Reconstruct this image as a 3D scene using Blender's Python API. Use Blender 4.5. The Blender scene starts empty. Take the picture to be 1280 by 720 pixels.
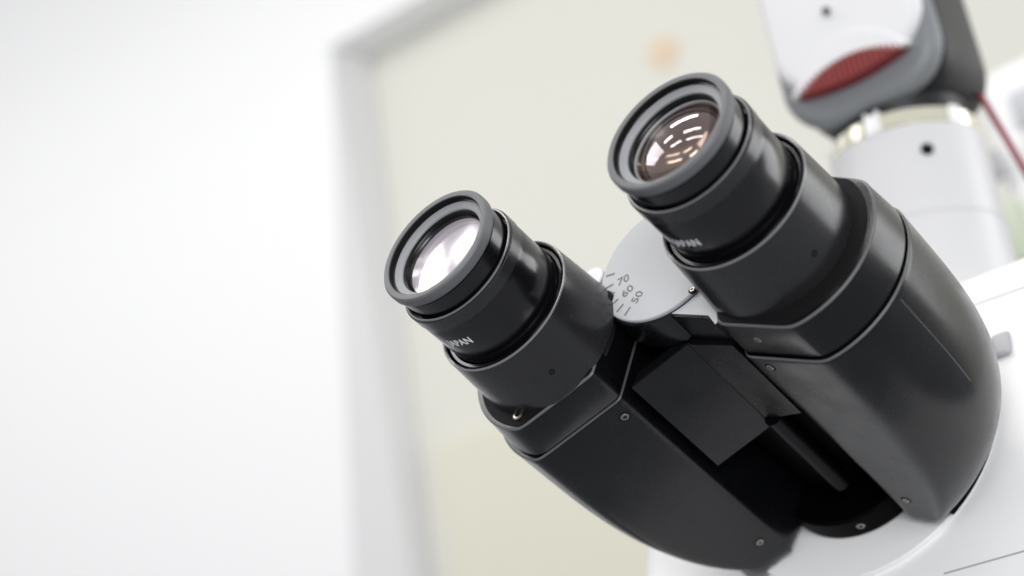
import bpy, bmesh, math, random
from mathutils import Matrix, Vector
random.seed(4)
C = bpy.context.scene.collection
R_ = math.radians
# ------------------------------------------------------------------ frames
F_PX, IMG_W, IMG_H = 2140.55, 1280.0, 720.0
def rod(w):
    w = Vector(w); t = w.length
    return Matrix.Rotation(t, 3, w.normalized())
B0 = Vector((.826, .413, .4)).normalized()
A0 = Vector((-.572, .572, .588)); A0 = (A0 - B0*A0.dot(B0)).normalized()
Y0 = A0.cross(B0)
M0 = Matrix((B0, Y0, A0)).transposed()
RH = rod((.0591475, -.1176881, -.0304603)) @ M0          # head frame -> camera axes
TH = Vector((8.3675, 25.1632, -437.1957))                # mm
PHI = R_(66)
Bc, Yc, Ac = RH.col[0].copy(), RH.col[1].copy(), RH.col[2].copy()
UP = math.cos(PHI)*Ac + math.sin(PHI)*Yc                 # the room's vertical
BK = UP.cross(Bc)
W = Matrix((Bc, BK, UP))                                 # camera axes -> world axes
CAM = Vector((0, 0, 1.25))
def cam2w(p): return CAM + (W @ Vector(p))*.001          # p in mm, camera axes
def px(u, v, D): return cam2w(((u-640)/F_PX*D, (360-v)/F_PX*D, -D))
HEAD = Matrix.Translation(CAM + (W @ TH)*.001) @ (W @ RH).to_4x4()   # head frame (m) -> world
HEADI = HEAD.inverted()
def pxplane(u, v, P, n):                                 # pixel ray meets world plane
    d = px(u, v, 1000) - CAM
    return CAM + d*((P-CAM).dot(n)/d.dot(n))
# ------------------------------------------------------------------ camera
cd = bpy.data.cameras.new('camera'); cam = bpy.data.objects.new('camera', cd); C.objects.link(cam)
cam.matrix_world = Matrix.Translation(CAM) @ W.to_4x4()
cd.sensor_width = 36; cd.lens = F_PX/IMG_W*36
cd.clip_start = .02; cd.clip_end = 50
cd.dof.use_dof = True; cd.dof.focus_distance = .462; cd.dof.aperture_fstop = 7.5; cd.dof.aperture_blades = 0
bpy.context.scene.camera = cam
# ------------------------------------------------------------------ world, lamps, exposure
wd = bpy.data.worlds.new('World'); bpy.context.scene.world = wd; wd.use_nodes = True
bg = wd.node_tree.nodes['Background']; bg.inputs[0].default_value = (.985, .99, 1, 1); bg.inputs[1].default_value = .5
def area(name, loc, target, sx, sy, power, col=(1, 1, 1)):
    l = bpy.data.lights.new(name, 'AREA'); l.shape = 'RECTANGLE'; l.size = sx; l.size_y = sy; l.energy = power; l.color = col
    o = bpy.data.objects.new(name, l); C.objects.link(o); o.location = loc
    o.rotation_euler = (Vector(target)-Vector(loc)).to_track_quat('-Z', 'Y').to_euler(); return o
for x_, y_, w_ in ((-.70, -.62, .36), (-.1, -.70, .5), (.62, -.45, .4), (-.85, -.15, .26), (-.22, -.28, .42), (.95, .15, .5), (-.5, .32, .5), (.2, .62, .3), (-.95, .7, .4)):
    area('ceiling_lamp', (x_, y_, 2.75), (x_, y_, 0), w_, .08, w_*4.4, (1, .97, .94))
area('ceiling_lamp', (-1.5, -.1, 2.75), (-1.5, -.1, 0), .72, .9, 9.5, (1, .98, 1))
area('wall_fill_light', (-1.7, .8, 2.75), (-1.7, 2.4, 1.25), 2.6, .6, 7.4, (1, .995, .98))  # added fill to brighten the white wall, no known lamp
area('side_window_light', (1.15, 1.55, 1.75), (-.2, .55, 1.3), .9, 1.1, 13, (.98, .99, 1))
area('front_fill_light', (1.1, -1.5, 1.25), (-.1, .6, 1.3), 1.5, 1.3, 48, (.98, .99, 1))  # added fill behind the camera, brightens the white parts
sc = bpy.context.scene
sc.view_settings.view_transform = 'Standard'; sc.view_settings.look = 'None'
sc.view_settings.exposure = 0; sc.view_settings.gamma = 1
sc.render.engine = 'CYCLES'
sc.cycles.max_bounces = 8
# ------------------------------------------------------------------ materials
def mat(name, col, rough=.5, spec=.5, metal=0, bump=0, bscale=900, var=0, coat=0, vscale=60, dust=0):
    m = bpy.data.materials.new(name); m.use_nodes = True; nt = m.node_tree; b = nt.nodes['Principled BSDF']
    b.inputs['Base Color'].default_value = (*col, 1); b.inputs['Roughness'].default_value = rough
    b.inputs['Specular IOR Level'].default_value = spec; b.inputs['Metallic'].default_value = metal
    b.inputs['Coat Weight'].default_value = coat
    tc = nt.nodes.new('ShaderNodeTexCoord')
    if bump:
        n = nt.nodes.new('ShaderNodeTexNoise'); n.inputs['Scale'].default_value = bscale; n.inputs['Detail'].default_value = 2
        bp = nt.nodes.new('ShaderNodeBump'); bp.inputs['Strength'].default_value = bump; bp.inputs['Distance'].default_value = .0002
        nt.links.new(tc.outputs['Object'], n.inputs['Vector']); nt.links.new(n.outputs['Fac'], bp.inputs['Height'])
        nt.links.new(bp.outputs['Normal'], b.inputs['Normal'])
    if dust:
        n = nt.nodes.new('ShaderNodeTexVoronoi'); n.inputs['Scale'].default_value = 420
        n2 = nt.nodes.new('ShaderNodeTexNoise'); n2.inputs['Scale'].default_value = 90; n2.inputs['Detail'].default_value = 3
        r1 = nt.nodes.new('ShaderNodeMapRange'); r1.inputs['From Min'].default_value = .10; r1.inputs['From Max'].default_value = .05
        r2 = nt.nodes.new('ShaderNodeMapRange'); r2.inputs['From Min'].default_value = .55; r2.inputs['From Max'].default_value = .75; r2.inputs['To Max'].default_value = .32*dust
        mm = nt.nodes.new('ShaderNodeMath'); mm.operation = 'MULTIPLY'
        cm = nt.nodes.new('ShaderNodeMixRGB'); cm.inputs[1].default_value = (*col, 1); cm.inputs[2].default_value = (.3, .3, .3, 1)
        nt.links.new(tc.outputs['Object'], n.inputs['Vector']); nt.links.new(tc.outputs['Object'], n2.inputs['Vector'])
        nt.links.new(n.outputs['Distance'], r1.inputs['Value']); nt.links.new(n2.outputs['Fac'], r2.inputs['Value'])
        nt.links.new(r1.outputs[0], mm.inputs[0]); nt.links.new(r2.outputs[0], mm.inputs[1]); nt.links.new(mm.outputs[0], cm.inputs[0])
        nt.links.new(cm.outputs[0], b.inputs['Base Color'])
    if var:
        n = nt.nodes.new('ShaderNodeTexNoise'); n.inputs['Scale'].default_value = vscale; n.inputs['Detail'].default_value = 6
        n.inputs['Roughness'].default_value = .65
        mr = nt.nodes.new('ShaderNodeMapRange'); mr.inputs['To Min'].default_value = max(.03, rough-var); mr.inputs['To Max'].default_value = rough+var
        mr.inputs['From Min'].default_value = .3; mr.inputs['From Max'].default_value = .7
        nt.links.new(tc.outputs['Object'], n.inputs['Vector']); nt.links.new(n.outputs['Fac'], mr.inputs['Value'])
        nt.links.new(mr.outputs['Result'], b.inputs['Roughness'])
    return m
M = {}
M['rubber'] = mat('black_rubber', (.115, .118, .125), .5, .5, bump=.2, bscale=1500, var=.08, dust=.8)
M['anod'] = mat('black_anodised_metal', (.0035, .0035, .005), .21, .6, bump=.05, bscale=2500, var=.07, dust=.5)
M['tube'] = mat('black_tube_paint', (.017, .017, .0185), .25, .55, bump=.07, bscale=1800, var=.07, dust=.7)
M['body'] = mat('black_housing_paint', (.0033, .0035, .0047), .24, .44, bump=.13, bscale=1700, var=.08, dust=1)
M['edge2'] = mat('edge_glint_and_seam', (.16, .16, .165), .3, .5, metal=.5)  # pale tone for painted edge highlights, shared with the mould line
M['well'] = mat('black_lens_well', (.004, .004, .004), .3, .3)
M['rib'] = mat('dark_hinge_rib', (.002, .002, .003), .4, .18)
M['lever'] = mat('light_grey_lever', (.42, .42, .44), .45)
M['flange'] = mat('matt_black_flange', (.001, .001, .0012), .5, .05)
M['matte'] = mat('matt_black_lining', (.004, .004, .004), .7, .2)
M['greyring'] = mat('grey_inner_ring', (.27, .275, .29), .42, .5, var=.05)
M['disc'] = mat('satin_white_disc', (.52, .53, .55), .4, .4, bump=.05, var=.05)
M['white'] = mat('white_enamel', (.86, .86, .865), .38, .4, bump=.06, bscale=500, var=.05)
M['shell'] = mat('white_camera_shell', (.72, .72, .73), .45, .4, bump=.05)
M['grey'] = mat('grey_camera_body', (.19, .2, .21), .4, .4, bump=.1)
M['dgrey'] = mat('dark_grey_camera_side', (.014, .0145, .017), .42, .3, bump=.1)
M['red'] = mat('red_ribbed_rubber', (.28, .05, .045), .5, .4)
M['red2'] = mat('dark_red_rubber', (.16, .018, .02), .5, .4)
M['cable'] = mat('dark_red_cable', (.25, .03, .05), .45, .4)
M['steel'] = mat('dark_steel_screw', (.34, .32, .29), .24, .5, metal=1)
M['ink'] = mat('white_ink', (.9, .9, .92), .6, .3)
M['mark'] = mat('dark_engraving', (.2, .2, .21), .6, .3)
M['line'] = mat('grey_seam', (.42, .42, .44), .6, .3)
M['ring'] = mat('pale_glassy_ring', (.78, .76, .62), .16, .6, metal=.55)
M['wall'] = mat('white_wall_paint', (.88, .88, .885), .8, .2, bump=.1, bscale=40)
M['jamb'] = mat('jamb_shade_grey', (.67, .67, .675), .7, .2)
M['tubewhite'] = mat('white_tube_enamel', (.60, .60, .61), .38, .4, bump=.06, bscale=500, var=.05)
M['caseg'] = mat('pale_green_panel', (.55, .60, .48), .5)
M['platg'] = mat('grey_sector', (.16, .165, .17), .4)
M['floor'] = mat('grey_floor', (.26, .27, .29), .6, .3, var=.1, vscale=3)
M['edge'] = mat('edge_glint', (.30, .30, .31), .3, .5, metal=.7)  # bright tone for highlights painted along the rims
M['cream'] = mat('cream_wall_paint', (.71, .70, .64), .8, .2, bump=.1, bscale=40)
M['yellow'] = mat('pale_yellow_board', (.70, .685, .575), .7, .2, bump=.1, bscale=40)
M['sticker'] = mat('orange_sticker', (.72, .58, .43), .6, .2)
def lensmat(name, tint, edge, refl, rough=.03):
    m = bpy.data.materials.new(name); m.use_nodes = True; nt = m.node_tree
    out = nt.nodes['Material Output']; b = nt.nodes['Principled BSDF']
    b.inputs['Base Color'].default_value = (*tint, 1); b.inputs['Roughness'].default_value = .25
    g = nt.nodes.new('ShaderNodeBsdfGlossy'); g.inputs['Roughness'].default_value = rough; g.inputs['Color'].default_value = (*edge, 1)
    mx = nt.nodes.new('ShaderNodeMixShader'); lw = nt.nodes.new('ShaderNodeLayerWeight'); lw.inputs['Blend'].default_value = refl
    nt.links.new(lw.outputs['Facing'], mx.inputs[0]); nt.links.new(b.outputs[0], mx.inputs[1]); nt.links.new(g.outputs[0], mx.inputs[2])
    nt.links.new(mx.outputs[0], out.inputs[0]); return m
def domemat(bl=.22, ro=.02):
    m = bpy.data.materials.new('clear_front_glass'); m.use_nodes = True; nt = m.node_tree; out = nt.nodes['Material Output']
    t = nt.nodes.new('ShaderNodeBsdfTransparent'); g = nt.nodes.new('ShaderNodeBsdfGlossy'); g.inputs['Roughness'].default_value = ro; g.inputs['Color'].default_value = (.8, .72, .75, 1)
    mx = nt.nodes.new('ShaderNodeMixShader'); lw = nt.nodes.new('ShaderNodeLayerWeight'); lw.inputs['Blend'].default_value = bl
    nt.links.new(lw.outputs['Facing'], mx.inputs[0]); nt.links.new(t.outputs[0], mx.inputs[1]); nt.links.new(g.outputs[0], mx.inputs[2]); nt.links.new(mx.outputs[0], out.inputs[0]); return m
M['dome'] = domemat(); M['dome2'] = domemat(.3, .16)
M['lensR'] = lensmat('amber_coated_glass', (.05, .025, .018), (.56, .40, .31), .36)
M['lensL'] = lensmat('lilac_glare_glass', (.62, .585, .64), (.98, .93, .98), .5, .2)  # bright reflection of the left lens put into its pale lilac base
# ------------------------------------------------------------------ mesh helpers (mm in, metres out)
def link(name, me, m, parent=None, smooth=30):
    o = bpy.data.objects.new(name, me); C.objects.link(o); me.materials.append(m)
    for p in me.polygons: p.use_smooth = True
    me.set_sharp_from_angle(angle=R_(smooth))
    if parent: o.parent = parent
    return o
def build(name, vs, fs, m, parent=None, smooth=30, scale=.001):
    me = bpy.data.meshes.new(name); me.from_pydata([Vector(v)*scale for v in vs], [], fs)
    bm = bmesh.new(); bm.from_mesh(me); bmesh.ops.recalc_face_normals(bm, faces=bm.faces); bm.to_mesh(me); bm.free()
    return link(name, me, m, parent, smooth)
def lathe_data(prof, seg=128, cx=0, cy=0, closed=True):
    vs, fs = [], []; n = len(prof)
    for k in range(seg):
        a = 2*math.pi*k/seg
        for r, z in prof: vs.append((cx+r*math.cos(a), cy+r*math.sin(a), z))
    for k in range(seg):
        k2 = (k+1) % seg
        for i in range(n-1 if not closed else n):
            j = (i+1) % n
            fs.append((k*n+i, k2*n+i, k2*n+j, k*n+j))
    return vs, fs
def lathe(name, prof, m, parent=None, cx=0, cy=0, seg=128, closed=True, smooth=30):
    # a point on the axis (r = 0) becomes tiny radius
    prof = [(max(r, .01), z) for r, z in prof]
    vs, fs = lathe_data(prof, seg, cx, cy, closed)
    return build(name, vs, fs, m, parent, smooth)
def loft(name, rings, m, parent=None, smooth=30, cap=True):
    n = len(rings[0]); vs = [v for r in rings for v in r]; fs = []
    for i in range(len(rings)-1):
        for k in range(n):
            k2 = (k+1) % n
            fs.append((i*n+k, i*n+k2, (i+1)*n+k2, (i+1)*n+k))
    if cap: fs.append(tuple(range(n))); fs.append(tuple(range((len(rings)-1)*n, len(rings)*n)))
    return build(name, vs, fs, m, parent, smooth)
def rbox(name, lo, hi, r, m, parent=None, seg=3, xf=None):
    bm = bmesh.new(); bmesh.ops.create_cube(bm, size=1)
    for v in bm.verts:
        v.co = Vector([lo[i] + (hi[i]-lo[i])*(v.co[i]+.5) for i in range(3)])*.001
    if r: bmesh.ops.bevel(bm, geom=list(bm.edges), offset=r*.001, segments=seg, affect='EDGES', profile=.5)
    if xf: bm.transform(xf)
    me = bpy.data.meshes.new(name); bm.to_mesh(me); bm.free()
    return link(name, me, m, parent, 40)
def frame_from(P, n):
    n = Vector(n).normalized(); t = n.orthogonal().normalized()
    return P, t, n.cross(t), n
def screw(P, n, r, parent, name='screw', m='steel', proud=.15, hexr=.45, recess=True):
    """socket screw in a dark counterbore: P, n in head frame mm"""
    P = Vector(P); P, t, s, n = frame_from(P, n)
    def tr(prof, name, mm, par, seg=24, hexa=False):
        vs, fs = [], []
        for k in range(seg):
            a = 2*math.pi*k/seg
            for rr, z in prof: vs.append(P + (t*math.cos(a)+s*math.sin(a))*max(rr, .005) + n*z)
        N = len(prof)
        for k in range(seg):
            for i in range(N-1):
                fs.append((k*N+i, ((k+1) % seg)*N+i, ((k+1) % seg)*N+i+1, k*N+i+1))
        return build(name, vs, fs, mm, par, 30)
    o = tr([(r, -.3), (r, proud), (r*.86, proud+.14), (r*.5, proud+.14), (r*.46, -.1), (0, -.1)], name, M[m], parent)
    tr([(r*1.42, -.5), (r*1.46, .04), (r*1.02, .06)], 'countersink', M['matte'], o)
    return o
def text_mesh(s, size, extr=.05, off=.045):
    cu = bpy.data.curves.new('t', 'FONT'); cu.body = s; cu.size = size; cu.extrude = extr; cu.offset = off*size/4; cu.resolution_u = 3
    o = bpy.data.objects.new('t', cu); C.objects.link(o)
    dg = bpy.context.evaluated_depsgraph_get(); dg.update()
    me = bpy.data.meshes.new_from_object(o.evaluated_get(dg))
    bpy.data.objects.remove(o)
    bm = bmesh.new(); bm.from_mesh(me)
    bmesh.ops.subdivide_edges(bm, edges=[e for e in bm.edges if e.calc_length() > size*.3], cuts=2)
    bm.to_mesh(me); bm.free(); return me
def tag(o, label=None, cat=None, group=None, kind=None):
    if label: o['label'] = label
    if cat: o['category'] = cat
    if group: o['group'] = group
    if kind: o['kind'] = kind
    return o
def empty(name, mw):
    o = bpy.data.objects.new(name, None); C.objects.link(o); o.matrix_world = mw; o.empty_display_size = .02; return o
# ================================================================== THE SETTING
# white wall with a square-cut opening, cream wall set back inside it
AL = R_(178)
Hc = -(math.cos(AL)*Bc + math.sin(AL)*(-BK))             # horizontal, to the right, camera axes
Hw = (W @ Hc).normalized(); Vw = Vector((0, 0, 1)); Nw = Vw.cross(Hw).normalized()
if Nw.dot(px(640, 360, 1000)-CAM) > 0: Nw = -Nw          # towards the camera
PC = px(412, 60, 2400)
def wallbox(name, h0, h1, v0, v1, n0, n1, m, r=0, parent=None):
    bm = bmesh.new(); bmesh.ops.create_cube(bm, size=1)
    for v in bm.verts:
        a = (h0+(h1-h0)*(v.co[0]+.5), v0+(v1-v0)*(v.co[1]+.5), n0+(n1-n0)*(v.co[2]+.5))
        v.co = PC + Hw*a[0] + Vw*a[1] + Nw*a[2]
    if r: bmesh.ops.bevel(bm, geom=list(bm.edges), offset=r, segments=3, affect='EDGES')
    bmesh.ops.recalc_face_normals(bm, faces=bm.faces)
    me = bpy.data.meshes.new(name); bm.to_mesh(me); bm.free(); return link(name, me, m, parent, 40)
PB = PC-Nw*.064
def far(u0, v0, u1, v1, P, k): a, b = pxplane(u0, v0, P, Nw), pxplane(u1, v1, P, Nw); return a+(b-a)*k
f0, f1 = pxplane(412, 60, PC, Nw), far(412, 60, 441, 720, PC, 2.4)
b0, b1 = pxplane(460, 79, PB, Nw), far(460, 79, 538, 720, PB, 2.4)
f0 = PC+Vw*0; t0 = b0+Vw*((PC-b0).dot(Vw))
LF = lambda P, v: P-Hw*(P-PC).dot(Hw)-Hw*1.9
q8 = [LF(f0, 0), f0, f1, LF(f1, 0), LF(t0, 0), t0, b1, LF(b1, 0)]
tag(build('white_wall', q8, [(0, 1, 2, 3), (4, 5, 6, 7), (0, 1, 5, 4), (1, 2, 6, 5), (2, 3, 7, 6), (3, 0, 4, 7)], M['wall'], None, 30, 1), kind='structure')
j8 = [f0+Hw*.0015, f1+Hw*.0015, b1+Hw*.0015, b0+Hw*.0015]; j8 += [v+Hw*.003+Nw*.0008 for v in j8]
tag(build('jamb_shade', j8, [(0, 1, 2, 3), (4, 5, 6, 7), (0, 1, 5, 4), (1, 2, 6, 5), (2, 3, 7, 6), (3, 0, 4, 7)], M['jamb'], None, 30, 1), kind='structure')  # thin grey sheet, paints the shaded tone onto the wall's return
tag(wallbox('lintel', -1.9, 2.6, .0004, 1.2, -.064, 0, M['wall'], 0), kind='structure')
tag(wallbox('cream_wall', -.2, 2.6, -1.6, 1.2, -.16, -.066, M['cream'], 0), kind='structure')
tag(wallbox('floor', -1.9, 2.6, -1.66, -1.605, -.26, 3.4, M['floor']), kind='structure')
q = pxplane(548, 560, PC-Nw*.065, Nw)-PC
wb = wallbox('yellow_board', q.dot(Hw), q.dot(Hw)+.5, -1.3, q.dot(Vw), -.066, -.052, M['yellow'], .004)
tag(wb, 'pale yellow board standing against the cream wall, blurred below the left eyepiece', 'board')
# ---- orange sticker on the cream wall
q = pxplane(829, 66, PC-Nw*.065, Nw)
vs = []; n = 28
for k in range(n):
    a = 2*math.pi*k/n; rr = .021*(1+.06*math.sin(3*a))
    vs.append(q + Hw*rr*math.cos(a) + Vw*rr*math.sin(a))
vs2 = [v+Nw*.002 for v in vs]
o = build('sticker', vs+vs2, [tuple(range(n)), tuple(range(n, 2*n))]+[(k, (k+1) % n, n+(k+1) % n, n+k) for k in range(n)], M['sticker'], None, 30, 1)
tag(o, 'faded orange round sticker, out of focus on the cream wall', 'sticker')
# ================================================================== THE MICROSCOPE
mic = empty('microscope', HEAD)
tag(mic, 'binocular microscope head with two black eyepieces, black prism housings and white stand', 'microscope')
SX = 37.5
# ---- eyepieces
def eyepiece(cx, lens_m, n_ang, n_z):
    bar = lathe('eyepiece', [(17.75, -9.25), (18.1, -9.0), (18.4, -9.1), (18.7, -9.7), (18.72, -11.5), (18.6, -11.9), (18.6, -15.2), (18.72, -15.5), (18.72, -26.6),
                             (18.5, -27.2), (18.5, -28.2), (18.6, -28.6), (18.6, -34), (16.2, -34), (16.2, -13.2), (17.7, -13.0)], M['anod'], mic, cx, 0)
    cup = lathe('eyecup', [(15.9, -1.2), (16.1, -.05), (16.9, .12), (17.65, 0), (18.05, -.45), (18.12, -1.2), (18.1, -2.6), (17.9, -3.1), (16.9, -3.2), (15.9, -3.2)], M['rubber'], bar, cx, 0)
    lathe('cup_body', [(15.9, -3.0), (17.0, -3.1), (17.0, -3.6), (17.45, -3.8), (17.5, -4.2), (17.1, -8.6), (17.2, -9.6), (16.8, -12.5), (15.6, -12.5), (15.2, -4), (15.45, -2.4), (15.6, -1.6), (15.9, -1.5)], M['anod'], bar, cx, 0)
    lathe('inner_ring', [(15.75, -2.1), (15.7, -1.95), (13.75, -2.75), (13.6, -2.95), (13.65, -3.6), (15.8, -3.6)], M['greyring'], bar, cx, 0)
    lathe('cup_lining', [(16.05, -.3), (15.8, -.45), (15.72, -2.2), (16.0, -2.2)], M['matte'], cup, cx, 0)
    lathe('lens_well', [(13.7, -3.0), (13.6, -3.7), (13.3, -3.9), (13.5, -4.3), (13.25, -4.6), (13.45, -5.0), (13.2, -5.3), (13.4, -5.8), (13.1, -6.0), (13.0, -8.6), (14.8, -8.6), (14.8, -3.0)],
          M['well'], bar, cx, 0, smooth=20)
    lathe('retaining_ring', [(13.25, -5.2), (13.0, -5.15), (12.75, -5.4), (12.65, -8.0), (13.1, -8.0)], M['greyring' if cx > 0 else 'anod'], bar, cx, 0)
    Rl, Ri = (23, 17.5) if cx > 0 else (60, 34)
    prof = []; h0 = Rl-math.sqrt(Rl*Rl-12.7**2)
    for i in range(25):
        r = 12.7*i/24; prof.append((r, -5.5 + h0 - (Rl-math.sqrt(Rl*Rl-r*r))))
    lathe('eye_lens', prof, M['dome' if cx > 0 else 'dome2'], bar, cx, 0, closed=False, smooth=60)
    prof = []
    for i in range(25):
        r = 12.7*i/24; prof.append((r, -5.9 - (math.sqrt(Ri*Ri-r*r)-math.sqrt(Ri*Ri-12.7**2))))
    lathe('inner_element', prof, lens_m, bar, cx, 0, closed=False, smooth=60)
    lathe('rim_glint', [(18.0, -9.02), (18.15, -8.92), (18.4, -9.02), (18.5, -9.3), (18.2, -9.3)], M['edge'], bar, cx, 0)  # thin bright ring painted as the glint on the barrel rim
    lathe('rim_band', [(18.68, -9.75), (18.95, -9.9), (18.97, -13.3), (18.68, -13.55)], M['tube'], bar, cx, 0)
    # lettering, wrapped round the barrel
    me = text_mesh('JAPAN', 3.6, .05, .02); xs = max(v.co.x for v in me.vertices); r0 = 18.72
    for v in me.vertices:
        a = R_(n_ang) + (v.co.x-xs)*.84/r0; rr = r0+.02+max(0, v.co.z)
        v.co = Vector((cx+rr*math.cos(a), rr*math.sin(a), n_z+v.co.y))*.001
    link('lettering', me, M['ink'], bar, 30)
    return bar
eyepiece(-SX, M['lensL'], -93.0, -21.0)
eyepiece(SX, M['lensR'], -104.0, -22.9)
# ---- eyepiece tubes
def eyetube(cx, ang, hz, speck):
    t = lathe('eyepiece_tube', [(20.4, -32), (20.7, -29.35), (21.2, -29.15), (21.55, -29.5), (21.65, -30.1), (22.9, -50.1), (22.7, -50.5), (21.4, -50.6), (21.4, -53), (20.4, -53)], M['tube'], mic, cx, 0)
    lathe('clamp_sleeve', [(18.75, -30.5), (19.1, -30.0), (19.9, -30.05), (20.25, -30.6), (20.3, -36), (18.75, -36)], M['anod'], t, cx, 0)
    lathe('rim_glint', [(21.1, -29.1), (21.25, -29.04), (21.5, -29.16), (21.62, -29.5), (21.3, -29.5)], M['edge'], t, cx, 0)  # tube rim highlight painted as a bright ring
    a = R_(ang); r = 21.6+(23-21.6)*(hz+29.4)/(-22)
    P = Vector((cx+r*math.cos(a), r*math.sin(a), hz)); n = Vector((math.cos(a), math.sin(a), .06)).normalized()
    hs = screw(P, n, .62, t, 'set_screw', 'matte', -.12)
    return t
eyetube(-SX, -63.4, -41.2, None)
eyetube(SX, -46, -42.4, None)
# ---- prism housings: section = circle clipped by a flat front and a chamfer toward the hinge
def section(side, z, r, d, dch, inset=0, kz=1, kb=1, N=160):
    if side < 0: fa = R_(20.6-90); ca = math.atan2(-.56, .83)+R_(20.6); ua = R_(20.6)
    else: fa = R_(-27.3-90); ca = math.atan2(-.56, -.83)+R_(-27.3); ua = R_(-27.3)
    cx = -SX if side < 0 else SX
    out = []; p = 38
    for k in range(N):
        a = 2*math.pi*k/N
        s = (1/r)**p
        for nn, dd in ((fa, d), (ca, dch)) + ((R_(56), r-4.2) if side > 0 else (R_(49), r-4.6),):
            c = math.cos(a-nn)
            if c > 0: s += (c/dd)**p
        rho = s**(-1/p) - inset
        x, y = rho*math.cos(a), rho*math.sin(a)
        if kz != 1 or kb != 1:
            u = x*math.cos(ua)+y*math.sin(ua); v = -x*math.sin(ua)+y*math.cos(ua)
            u0 = 9 if side < 0 else -7
            if side < 0 and u < u0: u = u0-(u0-u)*kz
            if side > 0 and u > u0: u = u0+(u-u0)*kz
            v = -d + (v+d)*kb
            x = u*math.cos(ua)-v*math.sin(ua); y = u*math.sin(ua)+v*math.cos(ua)
        out.append((cx+x, y, z))
    return out
BOT = [(-66, 1, 1), (-80, 1.0, 1), (-92, .99, .995), (-102, .965, .985), (-111, .92, .96), (-119, .855, .93), (-126, .775, .89), (-132, .69, .85), (-137, .60, .80), (-142, .49, .75), (-146, .39, .70), (-150, .28, .64)]
def smooth_interp(tab, z):
    for i in range(len(tab)-1):
        if tab[i][0] >= z >= tab[i+1][0]:
            f = (z-tab[i][0])/(tab[i+1][0]-tab[i][0]); return [tab[i][j]+(tab[i+1][j]-tab[i][j])*f for j in (1, 2)]
    return tab[-1][1:] if z < tab[-1][0] else (1, 1)
def kfun(z, z0, z1):
    t = min(1, max(0, (z0-z)/(z0-z1)))
    return max(.0, 1-t**3.0)**(1/1.6)
def housing(side):
    if side < 0: rc, dc, ch, rb, db, chb, zg, zend = 26.9, 20.6, 19.0, 29.2, 20.2, 18.6, -63.6, -156
    else: rc, dc, ch, rb, db, chb, zg, zend = 28.3, 23.6, 20.6, 30.0, 24.6, 21.3, -64.6, -155
    rings = []
    rings.append(section(side, zg-.9, rb, db, chb, 1.6)); rings.append(section(side, zg-.9, rb, db, chb, .45))
    rings.append(section(side, zg-1.15, rb, db, chb, .12)); rings.append(section(side, zg-1.6, rb, db, chb, 0))
    zs = [zg-3, zg-8, zg-16, zg-24]; z = zg-26
    while z > zend+6: zs.append(z); z -= 2.0
    zs += [zend+5.2, zend+4.4, zend+3.5, zend+2.6, zend+1.8, zend+1.1, zend+.5, zend+.1]
    for z in zs:
        k = kfun(z, -78, zend-3); EB = 5.5 if side < 0 else 3.0; e = max(0, EB-(z-zend))/EB; ins = EB*(1-math.sqrt(max(0, 1-e*e)))
        rings.append(section(side, z, rb, db, chb, ins, k, .35+.65*k**.8))
    b = loft('prism_housing', rings, M['body'], mic, 28)
    # collar plate above the groove
    r2 = []
    for z, i in ((-51.4, 3.6), (-51.4, .55), (-51.5, .25), (-51.75, .05), (-52.2, 0), (zg+.5, -.25), (zg+.2, -.1), (zg, .25), (zg, 3)):
        r2.append(section(side, z, rc+(.9 if z < -60 else 0), dc, ch, i))
    loft('collar', r2, M['body'], b, 28)
    cx = SX*side
    def shade_outline(rad, ox, oy, z):
        lim = section(side, z, rc, dc, ch, .75); out = []
        for k in range(160):
            a = 2*math.pi*k/160; L_ = math.hypot(lim[k][0]-cx, lim[k][1])
            bq = ox*math.cos(a)+oy*math.sin(a); rr = bq+math.sqrt(max(0, rad*rad-ox*ox-oy*oy+bq*bq)); rr = min(rr, L_)
            out.append((cx+rr*math.cos(a), rr*math.sin(a), z))
        return out
    loft('shade_ring', [shade_outline(15, 0, 0, -51.1), shade_outline(25.3, .5, -.6, -51.1), shade_outline(25.5, .5, -.6, -51.5)], M['matte'], b, 28)  # matte black ring painted in as the shade beside the tube
    def rim(z0, r, d, c, w):
        o_ = section(side, z0, r, d, c, .42+w); rr = [o_, section(side, z0+.05, r, d, c, .42), section(side, z0-.12, r, d, c, .12), section(side, z0-.4, r, d, c, -.05), section(side, z0-.7, r, d, c, .1)]
        loft('edge_glint', rr, M['edge2'], b, 28, cap=False)  # pale strip painted as the highlight along the bevel
    rim(-51.4, rc, dc, ch, .25); rim(zg-.95, rb, db, chb, .2)
    r3 = [section(side, zg+.3, rb, db, chb, 1.5), section(side, zg-1.2, rb, db, chb, 1.5)]
    loft('groove_gasket', r3, M['matte'], b, 28)
    return b, zg
HL, zgl = housing(-1); HR, zgr = housing(1)
HL.location = (.00125, -.0016, .0015); HR.location = (.0009, -.0016, .0015)
def onflat(side, u, z, d):
    a = R_(20.6 if side < 0 else -27.3); cx = -SX if side < 0 else SX
    n = Vector((math.sin(a), -math.cos(a), 0)); t = Vector((math.cos(a), math.sin(a), 0))
    return Vector((cx, 0, z)) + n*d + t*u, n
vs = []; fs = []
for i_, z_ in enumerate(range(-68, -108, -3)):
    for da, dr in ((-.35, 0), (0, .09), (.35, 0)):
        q_ = section(1, z_, 30.0, 24.6, 21.3, -.02-dr, kfun(z_, -78, -158), 1, 720)
        vs.append(q_[int(round((326.3+da)*2))])
for i_ in range(len(vs)//3-1):
    for j_ in (0, 1): fs.append((i_*3+j_, i_*3+j_+1, i_*3+j_+4, i_*3+j_+3))
build('mould_line', vs, fs, M['edge2'], HR)
P, n = onflat(-1, 5.8, -70.8, 20.2); screw(P, n, 1.25, HL)
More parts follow.
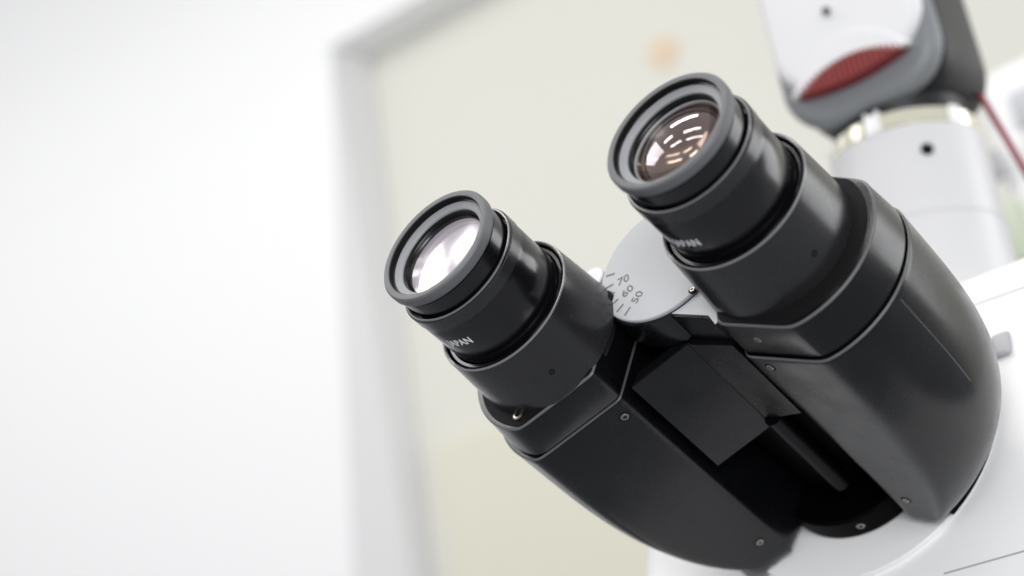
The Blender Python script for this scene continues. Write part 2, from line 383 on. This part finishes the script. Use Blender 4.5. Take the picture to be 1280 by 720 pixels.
P, n = onflat(-1, 4.3, -142.3, 20.2); screw(P, n, 1.2, HL)
P, n = onflat(1, 9.7-9.5, -57.8, 23.6); screw(P, n, 1.1, HR)
P, n = onflat(1, -3.6, -70, 24.6); screw(P, n, 1.1, HR)
P, n = onflat(1, -3.0, -141, 24.6); screw(P, n, 1.1, HR)
screw((-46.4, -20.6, -51.35), (0, 0, 1), 1.75, HL, proud=1.0)
# ---- hinge between the housings
def arc(cx, cy, r, a0, a1, n): return [(cx+r*math.cos(R_(a0+(a1-a0)*i/n)), cy+r*math.sin(R_(a0+(a1-a0)*i/n))) for i in range(n+1)]
HX, HY = .8, 13.8
hub = lathe('hinge_hub', [(0, -50.9), (20.9, -50.9), (21.25, -51.2), (21.25, -62), (18.6, -63), (0, -63)], M['body'], mic, HX, HY, closed=False)
lathe('hinge_barrel', [(0, -62.5), (18.6, -62.5), (18.6, -153), (0, -153)], M['flange'], hub, HX, HY, closed=False)
fac = [(2.2, -6.6), (3.1, -6.9), (16.3, -13.6), (17.6, -12.8), (20, -4), (20, 12), (2.2, 12)]
def prism(name, pts, z0, z1, m, parent, bev=.35):
    bm = bmesh.new(); lo = [bm.verts.new(Vector((x, y, z1))*.001) for x, y in pts]; f = bm.faces.new(lo)
    e = bmesh.ops.extrude_face_region(bm, geom=[f]); 
    for v in [g for g in e['geom'] if isinstance(g, bmesh.types.BMVert)]: v.co.z = z0*.001
    bmesh.ops.recalc_face_normals(bm, faces=bm.faces)
    if bev: bmesh.ops.bevel(bm, geom=list(bm.edges), offset=bev*.001, segments=2, affect='EDGES')
    me = bpy.data.meshes.new(name); bm.to_mesh(me); bm.free(); return link(name, me, m, parent, 28)
prism('hinge_facet', fac, -51.2, -62.4, M['body'], hub, .25)
prism('cover_plate', [(-16.9, -15.7), (1.72, -8.2), (3.2, -3.9), (-14.8, -11)], -62.45, -105.5, M['body'], hub, .2)
cp = prism('cover_plate', [(1.75, -8.4), (16.2, -15.2), (18.2, -11), (3.2, -3.9)], -62.45, -101.5, M['body'], hub, .2)
for v in cp.data.vertices:
    if v.co.z < -.09: v.co.z += (.0015 if v.co.x < .008 else .0062)-.002
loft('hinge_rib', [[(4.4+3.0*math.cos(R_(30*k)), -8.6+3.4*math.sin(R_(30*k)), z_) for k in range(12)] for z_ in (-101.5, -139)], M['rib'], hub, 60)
# thin flange at the foot of the hinge
lathe('hinge_flange', [(0, -147), (26.0, -147), (26.9, -147.6), (27, -154.6), (0, -154.6)], M['flange'], hub, 2.5, 9.5, closed=False)
a = math.atan2(-26.2, 1.2)
screw((2.5+27*math.cos(a), 9.5+27*math.sin(a), -150.5), (math.cos(a), math.sin(a), 0), 1.25, hub)
# ---- white scale disc
disc = lathe('scale_disc', [(0, -49.9), (20.15, -49.9), (20.45, -50.15), (20.45, -50.95), (0, -50.95)], M['disc'], mic, HX, HY, closed=False)
for a in (171.5, 185.5, 197.3, 209.5, 221.5, 233):
    c, s = math.cos(R_(a)), math.sin(R_(a)); t = Vector((-s, c, 0)); d = Vector((c, s, 0)); O = Vector((HX, HY, -49.86))
    vs = [O+d*r+t*w for r, w in ((19.2, -.3), (19.2, .3), (16.2, .3), (16.2, -.3))]
    vs += [v+Vector((0, 0, .03)) for v in vs]
    build('scale_mark', vs, [(0, 1, 2, 3), (4, 5, 6, 7), (0, 1, 5, 4), (1, 2, 6, 5), (2, 3, 7, 6), (3, 0, 4, 7)], M['mark'], disc)
for s_, a in (('70', 186), ('60', 209.5), ('50', 233)):
    me = text_mesh(s_, 3.9, .02, .04); xs = max(v.co.x for v in me.vertices)/2; O = Vector((HX, HY, -49.86))
    d = -Vector((math.cos(R_(a)), math.sin(R_(a)), 0)); t = Vector((-d.y, d.x, 0))
    for v in me.vertices:
        v.co = (O - d*(12.9-(v.co.x-xs)*1.05) + t*(v.co.y-1.5) + Vector((0, 0, v.co.z+.01)))*.001
    link('scale_number', me, M['mark'], disc)
prism('scale_plate', [(2.2, -6.0), (3.2, -6.35), (16.1, -13.0), (18.3, -17.0), (25, -12), (21, 12), (2, 12)], -50.93, -51.17, M['disc'], disc, .05)
screw((11.6, -2.6, -49.9), (0, 0, 1), .9, disc, 'scale_screw')
lug = lathe('hinge_lug', [(0, -51), (3.8, -51), (4.1, -51.3), (4.1, -58), (0, -58)], M['white'], disc, -24.6, 19.6, closed=False, seg=40)
screw((-26.0, 20.2, -50.95), (0, 0, 1), .8, disc, 'lug_screw', 'matte')
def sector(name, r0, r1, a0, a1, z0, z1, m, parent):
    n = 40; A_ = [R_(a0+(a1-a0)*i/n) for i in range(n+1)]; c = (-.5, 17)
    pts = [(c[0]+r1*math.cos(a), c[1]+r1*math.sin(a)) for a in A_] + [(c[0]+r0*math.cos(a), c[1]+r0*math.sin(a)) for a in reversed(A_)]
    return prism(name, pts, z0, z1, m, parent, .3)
sector('dark_sector', 25, 49.6, -50, 42, -149.5, -154.9, M['flange'], mic)  # flat black sector between the right housing and the nose
sector('dark_sector', 40, 52.5, 188, 229, -155.2, -158.2, M['platg'], mic)  # grey sector reaching past the nose on the left
# ---- white nose and head casing
nose = lathe('white_nose', [(0, -155.6), (47.6, -155.6), (47.9, -155.8), (48, -156.2), (48, -160), (0, -160)], M['white'], mic, -.5, 17, closed=False)
cas = rbox('head_casing', (-84, -95, -256), (92, 72, -157.4), 10, M['white'], mic, 6)
def strip(name, a, b, w, h, m, parent):
    a, b = Vector(a), Vector(b); d = (b-a).normalized(); n = Vector((0, 0, 1)); s = n.cross(d)*w/2
    vs = [a-s, b-s, b+s, a+s]; vs += [v+n*h for v in vs]
    return build(name, vs, [(0, 1, 2, 3), (4, 5, 6, 7), (0, 1, 5, 4), (1, 2, 6, 5), (2, 3, 7, 6), (3, 0, 4, 7)], m, parent)
strip('seam', (40, 55.4, -157.45), (78, 54.0, -157.45), .6, .12, M['line'], cas)
strip('seam', (25.5, -37.2, -157.45), (78, -38.2, -157.45), .6, .12, M['line'], cas)
rbox('lock_lever', (48.5, 30.5, -157.6), (54.5, 39.5, -155.2), 1.4, M['lever'], cas, 3)
# ---- photo tube (vertical in the room), mesh written in the head frame
def wlathe(name, prof, cx, cy, z0, m, parent=None, seg=96, mtx=None, smooth=30):
    prof = [(max(r, .01), z) for r, z in prof]
    vs, fs = lathe_data(prof, seg, 0, 0, False)
    O = CAM + Vector((cx, cy, z0))*.001
    vs = [O + Vector(v)*.001 for v in vs]
    if mtx: vs = [mtx @ v for v in vs]
    return build(name, vs, fs, m, parent, smooth, 1)
qt = (px(1124, 196, 690)-CAM)*1000
TX, TY, TZ = -210.8, qt.y, qt.z
TLT = Matrix.Translation(CAM+Vector((TX, TY, TZ))*.001) @ Matrix.Rotation(R_(5), 4, (CAM+Vector((TX, TY, TZ))*.001-CAM).normalized()) @ Matrix.Translation(-(CAM+Vector((TX, TY, TZ))*.001))
HT = HEADI @ TLT
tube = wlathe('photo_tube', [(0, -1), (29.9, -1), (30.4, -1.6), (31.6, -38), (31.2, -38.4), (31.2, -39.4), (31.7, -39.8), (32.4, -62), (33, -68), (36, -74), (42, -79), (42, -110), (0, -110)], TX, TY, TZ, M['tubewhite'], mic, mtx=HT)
ringo = wlathe('clamp_ring', [(0, 6.5), (28.2, 6.5), (29.2, 6), (29.5, 0), (28.8, -1), (0, -1)], TX, TY, TZ, M['ring'], tube, mtx=HT)
for a in (-168, -92, -28):
    a = R_(a); d = Vector((math.cos(a), math.sin(a), 0)); t = Vector((-d.y, d.x, 0)); O = CAM+Vector((TX, TY, TZ))*.001
    bm = bmesh.new(); bmesh.ops.create_cube(bm, size=1)
    for v in bm.verts:
        v.co = HT @ (O + (d*(29.1+v.co.x*3.4) + t*v.co.y*5.4 + Vector((0, 0, 2.8+v.co.z*8)))*.001)
    bmesh.ops.bevel(bm, geom=list(bm.edges), offset=.0008, segments=2, affect='EDGES')
    me = bpy.data.meshes.new('clamp_lug'); bm.to_mesh(me); bm.free(); link('clamp_lug', me, M['white'], tube, 40)
def on_tube(u, v):
    d = W @ Vector(((u-640)/F_PX, (360-v)/F_PX, -1))
    lo = None
    for k in range(4000):
        p = d*(560+k*.04)
        if math.hypot(p.x-TX, p.y-TY) <= 31.0: return p
p = on_tube(1159, 186)
if p:
    n = Vector((p.x-TX, p.y-TY, 0)).normalized()
    screw((HEADI @ (CAM+p*.001))*1000, HEADI.to_3x3() @ n, 1.7, tube, 'set_screw', 'matte', .3)
# ================================================================== CAMERA ON TOP OF THE TUBE
zb = TZ + 6.6
dc_ = empty('digital_camera', Matrix.Translation(CAM + Vector((TX, TY, zb))*.001))
tag(dc_, 'white and grey camera with a red ribbed grip strip, on top of the tube', 'camera')
def slab(name, hw, y0, y1, zlo, zhi, rr, m, parent, yr=4, top=8, taper=0):
    """outline in X-Z (rounded lower corners), lofted along Y with rolled edges"""
    def ring(y, ins):
        pts = []
        w = hw-ins; lo = zlo+ins; hi = zhi-ins; r = max(1, rr-ins)
        for cx, cz, a0 in ((w-r, lo+r, -90), (w-top, hi-top, 0), (-w+top, hi-top, 90), (-w+r, lo+r, 180)):
            r_ = r if cz < (lo+hi)/2 else top
            for k in range(11):
                a = R_(a0+9*k); pts.append((cx+r_*math.cos(a), y, cz+r_*math.sin(a)))
        return pts
    rings = []
    for k in range(7):
        a = R_(90-15*k); rings.append(ring(y0+yr*(1-math.sin(a)), yr*(1-math.cos(a))))
    for k in range(7):
        a = R_(15*k); rings.append(ring(y1-yr*(1-math.sin(a)), yr*(1-math.cos(a))))
    return loft(name, rings, m, parent, 40)
# grey back shell, grey bumper and white front shell (x right, y away from the lens, z up; mm from the mount)
slab('back_shell', 33.5, -22, 34, 4, 95, 22, M['dgrey'], dc_, 13)
slab('bumper', 34.3, -30, -18, 5, 96, 21, M['grey'], dc_, 5)
fs_ = slab('front_shell', 32.6, -34.5, -24, 19, 97, 20, M['shell'], dc_, 5.5)
# scoop and ribbed red strip
def lensoutline(hw, h0, h1, n=24):
    up = [(-hw+2*hw*i/n, h1*(1-((2*i/n)-1)**2)) for i in range(n+1)]
    lo = [(hw-2*hw*i/n, -h0*(1-((2*i/n)-1)**2)) for i in range(1, n)]
    return up+lo
def relief(name, cx, cz, y0, y1, pts, m, parent, shrink=.86):
    a = [(cx+x, y0, cz+z) for x, z in pts]; b = [(cx+x*shrink, y1, cz+z*shrink) for x, z in pts]
    c = [(cx+x, y0+2, cz+z) for x, z in pts]
    return loft(name, [c, a, b], m, parent, 25)
grip = relief('grip_strip', -1, 19, -33.4, -36.2, lensoutline(24, 3.2, 8.4), M['red2'], dc_)
for i in range(19):
    x = -21+i*2.33; t = (x/24); h1 = 8.4*(1-t*t)*.86; h0 = 3.2*(1-t*t)*.86
    rbox('rib', (-1+x-.6, -37.4, 19-h0), (-1+x+.6, -36.0, 19+h1), .2, M['red'], grip, 1)
relief('brow', -1, 20, -34.3, -36.0, lensoutline(27, 1, 17), M['shell'], dc_, .93)
lathe_hole = wlathe('screw_hole', [(0, -.1), (1.5, -.1), (1.5, 1.2), (0, 1.2)], 0, 0, 0, M['matte'], dc_, 24,
                    Matrix.Translation((-.003, -.0362, .048)) @ Matrix.Rotation(R_(90), 4, 'X') @ Matrix.Translation(-CAM))
wlathe('mount_foot', [(0, -1.5), (24, -1.5), (26, 0), (27, 6), (25, 9), (0, 9)], 0, 0, 0, M['dgrey'], dc_, 64, Matrix.Translation(-CAM))
# red cable
cu = bpy.data.curves.new('cable', 'CURVE'); cu.dimensions = '3D'; cu.bevel_depth = .0014; cu.bevel_resolution = 4
sp = cu.splines.new('BEZIER'); pts = [(1212, 96, 705), (1238, 140, 690), (1279, 210, 684), (1325, 300, 690), (1345, 520, 720), (1340, 900, 760)]
sp.bezier_points.add(len(pts)-1)
for b_, q_ in zip(sp.bezier_points, pts):
    b_.co = px(*q_); b_.handle_left_type = b_.handle_right_type = 'AUTO'
co = bpy.data.objects.new('cable', cu); C.objects.link(co)
dg = bpy.context.evaluated_depsgraph_get(); dg.update(); me = bpy.data.meshes.new_from_object(co.evaluated_get(dg)); bpy.data.objects.remove(co)
cab = link('cable', me, M['cable'], None, 40)
tag(cab, 'dark red cable hanging down from the camera on the white tube', 'cable')
# out-of-focus white instrument behind the tube at the right
X0 = px(1205, 95, 1050)
ins = empty('instrument_case', Matrix.Translation(X0))
tag(ins, 'blurred bright white instrument case behind the red cable at the right edge', 'instrument case')
rbox('case', (0, 0, -260), (260, 160, 0), 18, M['wall'], ins, 4)
rbox('case_door', (22, -5, -120), (230, 1, -55), 4, M['cream'], ins, 2)
def case_panel(u0, v0, u1, v1, m):
    a, b = (pxplane(u0, v0, X0, Vector((0, 1, 0)))-X0)*1000, (pxplane(u1, v1, X0, Vector((0, 1, 0)))-X0)*1000
    rbox('case_panel', (min(a.x, b.x), -6, min(a.z, b.z)), (max(a.x, b.x), .5, max(a.z, b.z)), 2, m, ins, 2)
case_panel(1238, 262, 1300, 322, M['caseg']); case_panel(1226, 196, 1262, 222, M['lever']); case_panel(1262, 120, 1310, 150, M['disc'])
